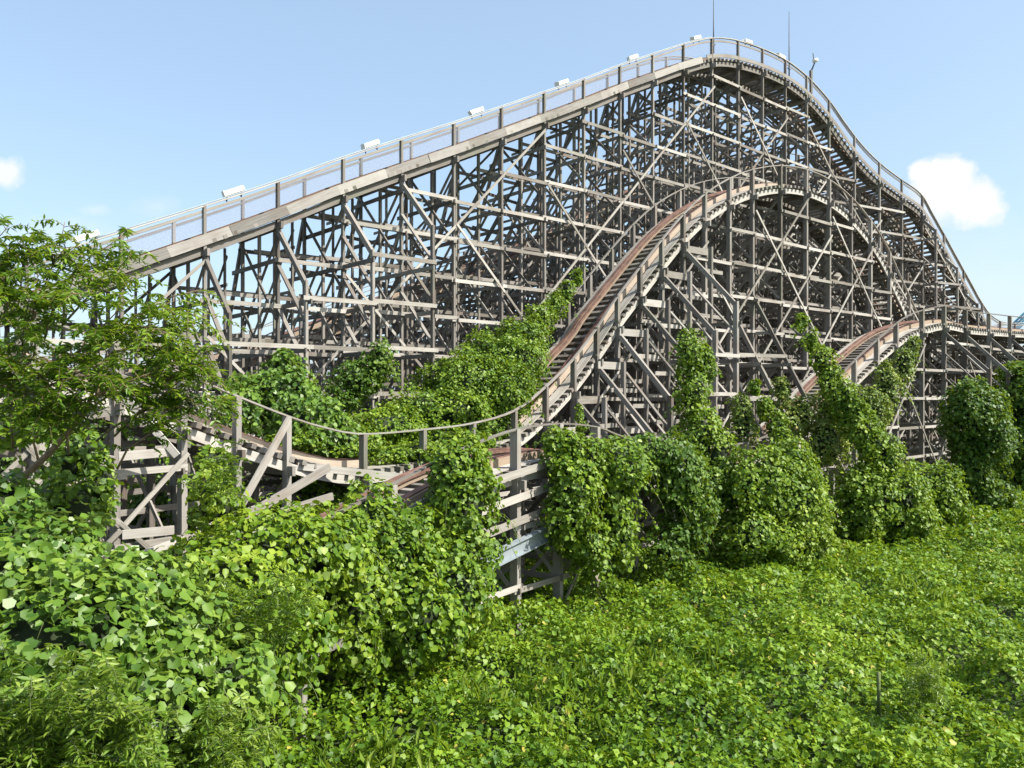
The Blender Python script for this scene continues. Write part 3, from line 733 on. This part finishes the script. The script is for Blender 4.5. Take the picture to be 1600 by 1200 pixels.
# dark trees and distant things
def treeb(label, specs, trunk_px, dens, size, mat='leaf_dark', name='leafy_tree'):
    r = mass(name, label, 'tree', specs, dens, size, mat, core=True, down=.3)
    c, rr = ellip(specs[0])
    MB().tube([V((c[0],c[1],0)), V((c[0]+.2,c[1],c[2]*.5)), V((c[0],c[1],c[2]))], [.25,.2,.12], 8).build('trunk', M['bark'], r)
    return r
treeb('dark broad tree at the right edge behind the leafy pillar', [(1610,610,52,45,45,2.5),(1640,680,51,60,70,2.5),(1590,720,51,30,60,2),(1600,650,52,28,40,2)], None, 30, .28)
treeb('low shadowy tree between the leafy pillar and the right edge', [(1575,700,55,30,60,2),(1560,740,54,30,40,2)], None, 30, .28)
k = 0
for (x, y, Y, rx, ry) in ((640,628,150,45,10),(700,622,160,40,14),(560,628,140,50,10),(480,622,150,45,14),(390,625,150,50,12),(300,620,145,60,18),(200,622,150,60,20),(90,620,150,60,20),(0,615,140,60,24),(780,620,170,45,16),(880,615,170,60,20),(1000,615,170,70,20),(1120,612,180,70,22),(1250,612,180,70,20),(1380,610,180,70,22),(1500,606,170,60,24),(1600,600,165,60,28)):
    specs = [(x,y,Y,rx*.7,ry,5),(x+rx*.5,y+2,Y+3,rx*.5,ry*.8,4),(x-rx*.5,y+3,Y-3,rx*.5,ry*.7,4)]
    where = ['left of the grey roofed house','right of the grey roofed house, tall','behind the leafy clump on the lift posts','left of that clump','beside the pale house','left of the pale house','low, seen left of the lift foot','behind the feathery tree','at the left edge','behind the sunlit vine bank','behind the climbing rails','behind the near climb posts','under the second crest','behind the slanting batter legs','under the drop','behind the rising far rails','at the right edge'][k]; k += 1
    r = mass('distant_tree', 'distant skyline tree beyond the trestle, '+where, 'tree', specs, 3, .9, 'leaf_dark', group='distant trees beyond the coaster')
def house(label, px_, py_, Y, w, d, h, wallc, roofc):
    c = at(px_, py_, Y); c.z = 0; r = empty('distant_house', c); tag(r, label, 'house')
    m1 = MB().beam(c+V((0,0,0)), c+V((0,0,h)), w, d, up=(0,1,0)).build('wall', plain('house_wall', wallc, .8, 0, .06, .5), r)
    me = bpy.data.meshes.new('roof'); o = .5
    me.from_pydata([(c.x-w/2-o,c.y-d/2-o,h+.02),(c.x+w/2+o,c.y-d/2-o,h+.02),(c.x+w/2+o,c.y+d/2+o,h+.02),(c.x-w/2-o,c.y+d/2+o,h+.02),(c.x-w/2,c.y,h+2),(c.x+w/2,c.y,h+2)], [], [(0,1,5,4),(2,3,4,5),(1,2,5),(3,0,4),(3,2,1,0)])
    link('roof', me, plain('house_roof', roofc, .7, 0, .1, 1.), r)
    for k in (-.3, 0, .3):
        q = c+V((k*w, -d/2-.02, h*.6)); wn = MB().beam(q-V((.6,0,0)), q+V((.6,0,0)), .08, 1.1).build('window', M['dark_metal'], r)
house('low house with a grey roof glimpsed through the lower trestle', 650, 615, 112, 9, 7, 5.2, (.62,.55,.46), (.16,.17,.19))
house('pale house glimpsed through the trestle behind the dipping handrail', 370, 620, 95, 12, 8, 7.0, (.75,.70,.62), (.45,.40,.36))
# steel ride beyond the right edge
r = empty('steel_ride', (at(1590,520,105).x, 105, 0)); tag(r, 'blue steel ride track slanting up beyond the right end of the coaster', 'ride')
a = at(1560,530,105); b = at(1640,455,105)
for o in (-.5, .5): MB().tube([a+V((0,o,0)), b+V((0,o,0))], .14, 8).build('rail', M['blue_steel'], r)
MB().tube([a-V((0,0,.9)), b-V((0,0,.9))], .28, 8).build('spine', M['blue_steel'], r)
m_ = MB()
for k in range(12): f = k/11; q = a.lerp(b, f); m_.beam(q+V((0,.5,0)), q-V((0,.5,0)), .12, .1); m_.beam(q-V((.5,0,.9)), q, .1, .1)
m_.build('cross_braces', M['blue_steel'], r)
MB().tube([V((b.x,b.y,0)), b], .3, 8).build('column', M['blue_steel'], r)
MB().tube([V((a.x,a.y,0)), a], .3, 8).build('column', M['blue_steel'], r)

# ---------------------------------------------------------------- ground and ground cover
def canopy(X, Y):
    P = np.stack([X, Y, np.zeros_like(X)], 1)
    c = .0+vnoise(P, .16, 1)*.45+vnoise(P, .5, 2)*.4+np.abs(2*vnoise(P, .8, 3)-1)*.65+np.abs(2*vnoise(P, 2.0, 4)-1)*.35
    # higher bank towards the near left
    px_ = 800+F*X/np.maximum(Y, 1)
    left = np.clip((520-px_)/500, 0, 1)*np.clip((17-Y)/6, 0, 1)
    c = c+left*2.2
    # cleared patch low right
    d = np.sqrt(((X-8.0)/2.4)**2+((Y-15.7)/1.5)**2); c = c*np.clip(.15+d*.6, .15, 1)
    for (qx, qy, qr) in SHADOW_PITS:
        r = qr*np.maximum(qy, 1)/F*1.0; c = c-.75*np.exp(-(((X-(qx-800)/F*HY(qy))/(qr*HY(qy)/F))**2+((Y-HY(qy))/(qr*HY(qy)/F*1.6))**2))
    return np.maximum(c, .02)
HY = lambda py: (H-.8)*F/(py-HZ)
SHADOW_PITS = [(1590,945,45),(1490,1010,40),(1395,1000,25),(1230,1090,30),(1290,1180,40),(1000,1000,25),(905,1120,30),(1100,930,25),(640,1130,40),(1500,1130,30),(1330,900,25),(1560,1060,40),(800,1030,30)]  # dips added to the cover to stand for dark shadow spots
def stuff_ground():
    n = 160; xs = np.concatenate([np.array([-900,-300,-120]), np.linspace(-60,90,n), np.array([150,400,1200])])
    ys = np.concatenate([np.array([-200,-40]), np.linspace(0,110,n), np.array([160,300,700,2500])])
    X, Y = np.meshgrid(xs, ys); x = X.ravel(); y = Y.ravel(); z = vnoise(np.stack([x,y,0*x],1), .16, 1)*.15-.2
    far = (y > 100) | (y < 0) | (np.abs(x) > 89); z[far] = 0
    vs = np.stack([x,y,z],1); w = len(xs); fs = [(j*w+i, j*w+i+1, (j+1)*w+i+1, (j+1)*w+i) for j in range(len(ys)-1) for i in range(w-1)]
    me = bpy.data.meshes.new('ground'); me.from_pydata(vs.tolist(), [], fs); me.polygons.foreach_set('use_smooth', [True]*len(fs)); me.update()
    m, nt, out = newmat('ground'); geo = N(nt, 'ShaderNodeNewGeometry')
    a = N(nt, 'ShaderNodeTexNoise', Scale=.8, Detail=6.0); nt.links.new(geo.outputs['Position'], a.inputs['Vector'])
    b = N(nt, 'ShaderNodeTexNoise', Scale=7.0, Detail=4.0); nt.links.new(geo.outputs['Position'], b.inputs['Vector'])
    c = ramp(nt, a.outputs['Fac'], [(.35,(.025,.05,.008)),(.6,(.04,.065,.012)),(.75,(.07,.07,.03))])
    c = mixc(nt, b.outputs['Fac'], c, (.03,.05,.01))
    p = N(nt, 'ShaderNodeBsdfPrincipled', Roughness=.95); nt.links.new(c, p.inputs['Base Color']); nt.links.new(p.outputs[0], out.inputs[0])
    tag(link('ground', me, m), kind='structure')
stuff_ground()
def cover():
    P_, N_, S_ = [], [], []
    for (y0, y1, dens, sz) in ((6,14,480,.098),(14,22,400,.100),(22,34,240,.115),(34,50,110,.16),(50,90,30,.28)):
        k = .72; area = k*(y1*y1-y0*y0); n = int(area*dens)
        Y = np.sqrt(RNG.uniform(y0*y0, y1*y1, n)); X = RNG.uniform(-k, k, n)*Y
        # nothing can be seen behind the coaster: keep it thin
        s = .651*X-.76*Y; behind = s < -22; keep = ~behind | (RNG.random(n) < .25)
        X = X[keep]; Y = Y[keep]; n = len(X)
        P = np.stack([X,Y,np.zeros(n)],1)
        d = vnoise(P, .5, 21)*.6+vnoise(P, 1.6, 22)*.4
        keep = RNG.random(n) < np.clip((d-.25)*5, .6, 1)
        X, Y, P = X[keep], Y[keep], P[keep]; n = len(X)
        e = .15; c = canopy(X, Y); gx = (canopy(X+e, Y)-c)/e; gy = (canopy(X, Y+e)-c)/e
        P[:,2] = np.maximum(.05, c-RNG.random(n)**1.2*.55)+(vnoise(P, 2.3, 30)-.5)*.3
        nn = np.stack([-gx*.7, -gy*.7, np.ones(n)],1)
        P_.append(P); N_.append(nn+RNG.normal(size=(n,3))*.55); S_.append(sz*RNG.uniform(.6,1.45,n))
    o = leafmesh('ground_cover', np.concatenate(P_), np.concatenate(N_), np.concatenate(S_), M['leaf_field'], None, 'lobed', .1)
    tag(o, 'bright green creeper ground cover filling the field in front of the coaster', 'ground cover', kind='stuff')
    # blades and tall weeds sticking out of the cover
    n = 5000; Y = np.sqrt(RNG.uniform(49, 1100, n)); X = RNG.uniform(-.68,.68,n)*Y
    P = np.stack([X,Y,np.zeros(n)],1); keep = vnoise(P, .35, 44) > .70; P = P[keep]; 
    P = np.repeat(P, 5, 0)+RNG.normal(size=(len(P)*5,3))*np.array((.12,.12,0)); P[:,2] = canopy(P[:,0],P[:,1])-.1
    T = RNG.normal(size=P.shape)*.5; T[:,2] = 1.6
    o = leafmesh('weeds', P, RNG.normal(size=P.shape)+np.array((0,-.6,.3)), RNG.uniform(.2,.42,len(P)), M['leaf_grass'], None, 'blade', -.2, T)
    tag(o, 'grassy weed blades poking through the ground cover', 'weeds', kind='stuff')
cover()

# ---------------------------------------------------------------- light, sky, camera
sun_h = V((.93,-.37,0)).normalized(); EL = math.radians(47)
sd = V((sun_h.x*math.cos(EL), sun_h.y*math.cos(EL), math.sin(EL)))
ld = bpy.data.lights.new('sun', 'SUN'); ld.energy = 5.0; ld.angle = math.radians(.53); ld.color = (1,.955,.88)
lo = bpy.data.objects.new('sun', ld); COL.objects.link(lo); lo.rotation_euler = sd.to_track_quat('Z','Y').to_euler(); lo.location = sd*300
w = bpy.data.worlds.new('World'); SC.world = w; w.use_nodes = True; nt = w.node_tree; nt.nodes.clear(); Lk = nt.links.new
out = nt.nodes.new('ShaderNodeOutputWorld'); bg = nt.nodes.new('ShaderNodeBackground'); bg.inputs[1].default_value = .125
sky = nt.nodes.new('ShaderNodeTexSky'); sky.sky_type = 'NISHITA'; sky.sun_disc = False; sky.sun_elevation = EL
sky.sun_rotation = math.atan2(sun_h.x, sun_h.y); sky.air_density = 1.0; sky.dust_density = 2.2; sky.ozone_density = 1.6; sky.altitude = 0
tc = nt.nodes.new('ShaderNodeTexCoord'); sx = nt.nodes.new('ShaderNodeSeparateXYZ'); Lk(tc.outputs['Generated'], sx.inputs[0])
yy = mth(nt, 'MAXIMUM', sx.outputs[1], .02); u = mth(nt, 'DIVIDE', sx.outputs[0], yy); v = mth(nt, 'DIVIDE', sx.outputs[2], yy)
n1 = N(nt, 'ShaderNodeTexNoise', Scale=24.0, Detail=9.0, Roughness=.6); Lk(tc.outputs['Generated'], n1.inputs['Vector'])
nz = mth(nt, 'SUBTRACT', n1.outputs['Fac'], .5)
acc = None
def puff(cx, cy, rx, ry, soft, amp, op):
    global acc
    du = mth(nt, 'DIVIDE', mth(nt, 'SUBTRACT', u, (cx-800)/F), rx/F); dv = mth(nt, 'DIVIDE', mth(nt, 'SUBTRACT', v, (HZ-cy)/F), ry/F)
    r = mth(nt, 'SQRT', mth(nt, 'ADD', mth(nt, 'MULTIPLY', du, du), mth(nt, 'MULTIPLY', dv, dv)))
    m = mth(nt, 'DIVIDE', mth(nt, 'ADD', mth(nt, 'SUBTRACT', 1.0, r), mth(nt, 'MULTIPLY', nz, amp)), soft, clamp=True)
    m = mth(nt, 'MULTIPLY', mth(nt, 'SMOOTHSTEP', m, 0, 1) if False else m, op)
    front = mth(nt, 'GREATER_THAN', sx.outputs[1], .02); m = mth(nt, 'MULTIPLY', m, front)
    acc = m if acc is None else mth(nt, 'MAXIMUM', acc, m)
for a in ((1478,290,64,48,.35,1.5,1),(1520,312,54,46,.4,1.5,1),(1447,272,30,24,.4,1.9,1),(1470,325,66,34,.9,1.5,.8),(8,268,36,32,.5,1.8,.85),(245,322,45,22,1.2,2,.35),(150,328,30,12,1.,2,.3),(60,370,160,35,1.3,2.2,.4),(1500,450,300,120,1.5,1.2,.35)): puff(*a)
white = nt.nodes.new('ShaderNodeRGB'); white.outputs[0].default_value = (4.6,4.65,4.7,1)
pale = mixc(nt, 1.0, sky.outputs[0], (1.46,1.42,1.27), 'MULTIPLY')
pale = mixc(nt, .5, pale, (2.05,2.85,3.95))
mixed = mixc(nt, acc, pale, white.outputs[0]); Lk(mixed, bg.inputs[0]); Lk(bg.outputs[0], out.inputs[0])

cam = bpy.data.cameras.new('camera'); co = bpy.data.objects.new('camera', cam); COL.objects.link(co); SC.camera = co
co.location = (0,0,H); co.rotation_euler = (math.radians(90),0,0)
cam.sensor_width = 36; cam.lens = F/1600*36; cam.shift_y = (HZ-600)/1600; cam.clip_start = .1; cam.clip_end = 5000
SC.view_settings.view_transform = 'Standard'; SC.view_settings.look = 'None'; SC.view_settings.exposure = 0.85; SC.view_settings.gamma = 1
SC.cycles.max_bounces = 6; SC.cycles.transparent_max_bounces = 8; SC.cycles.use_adaptive_sampling = True
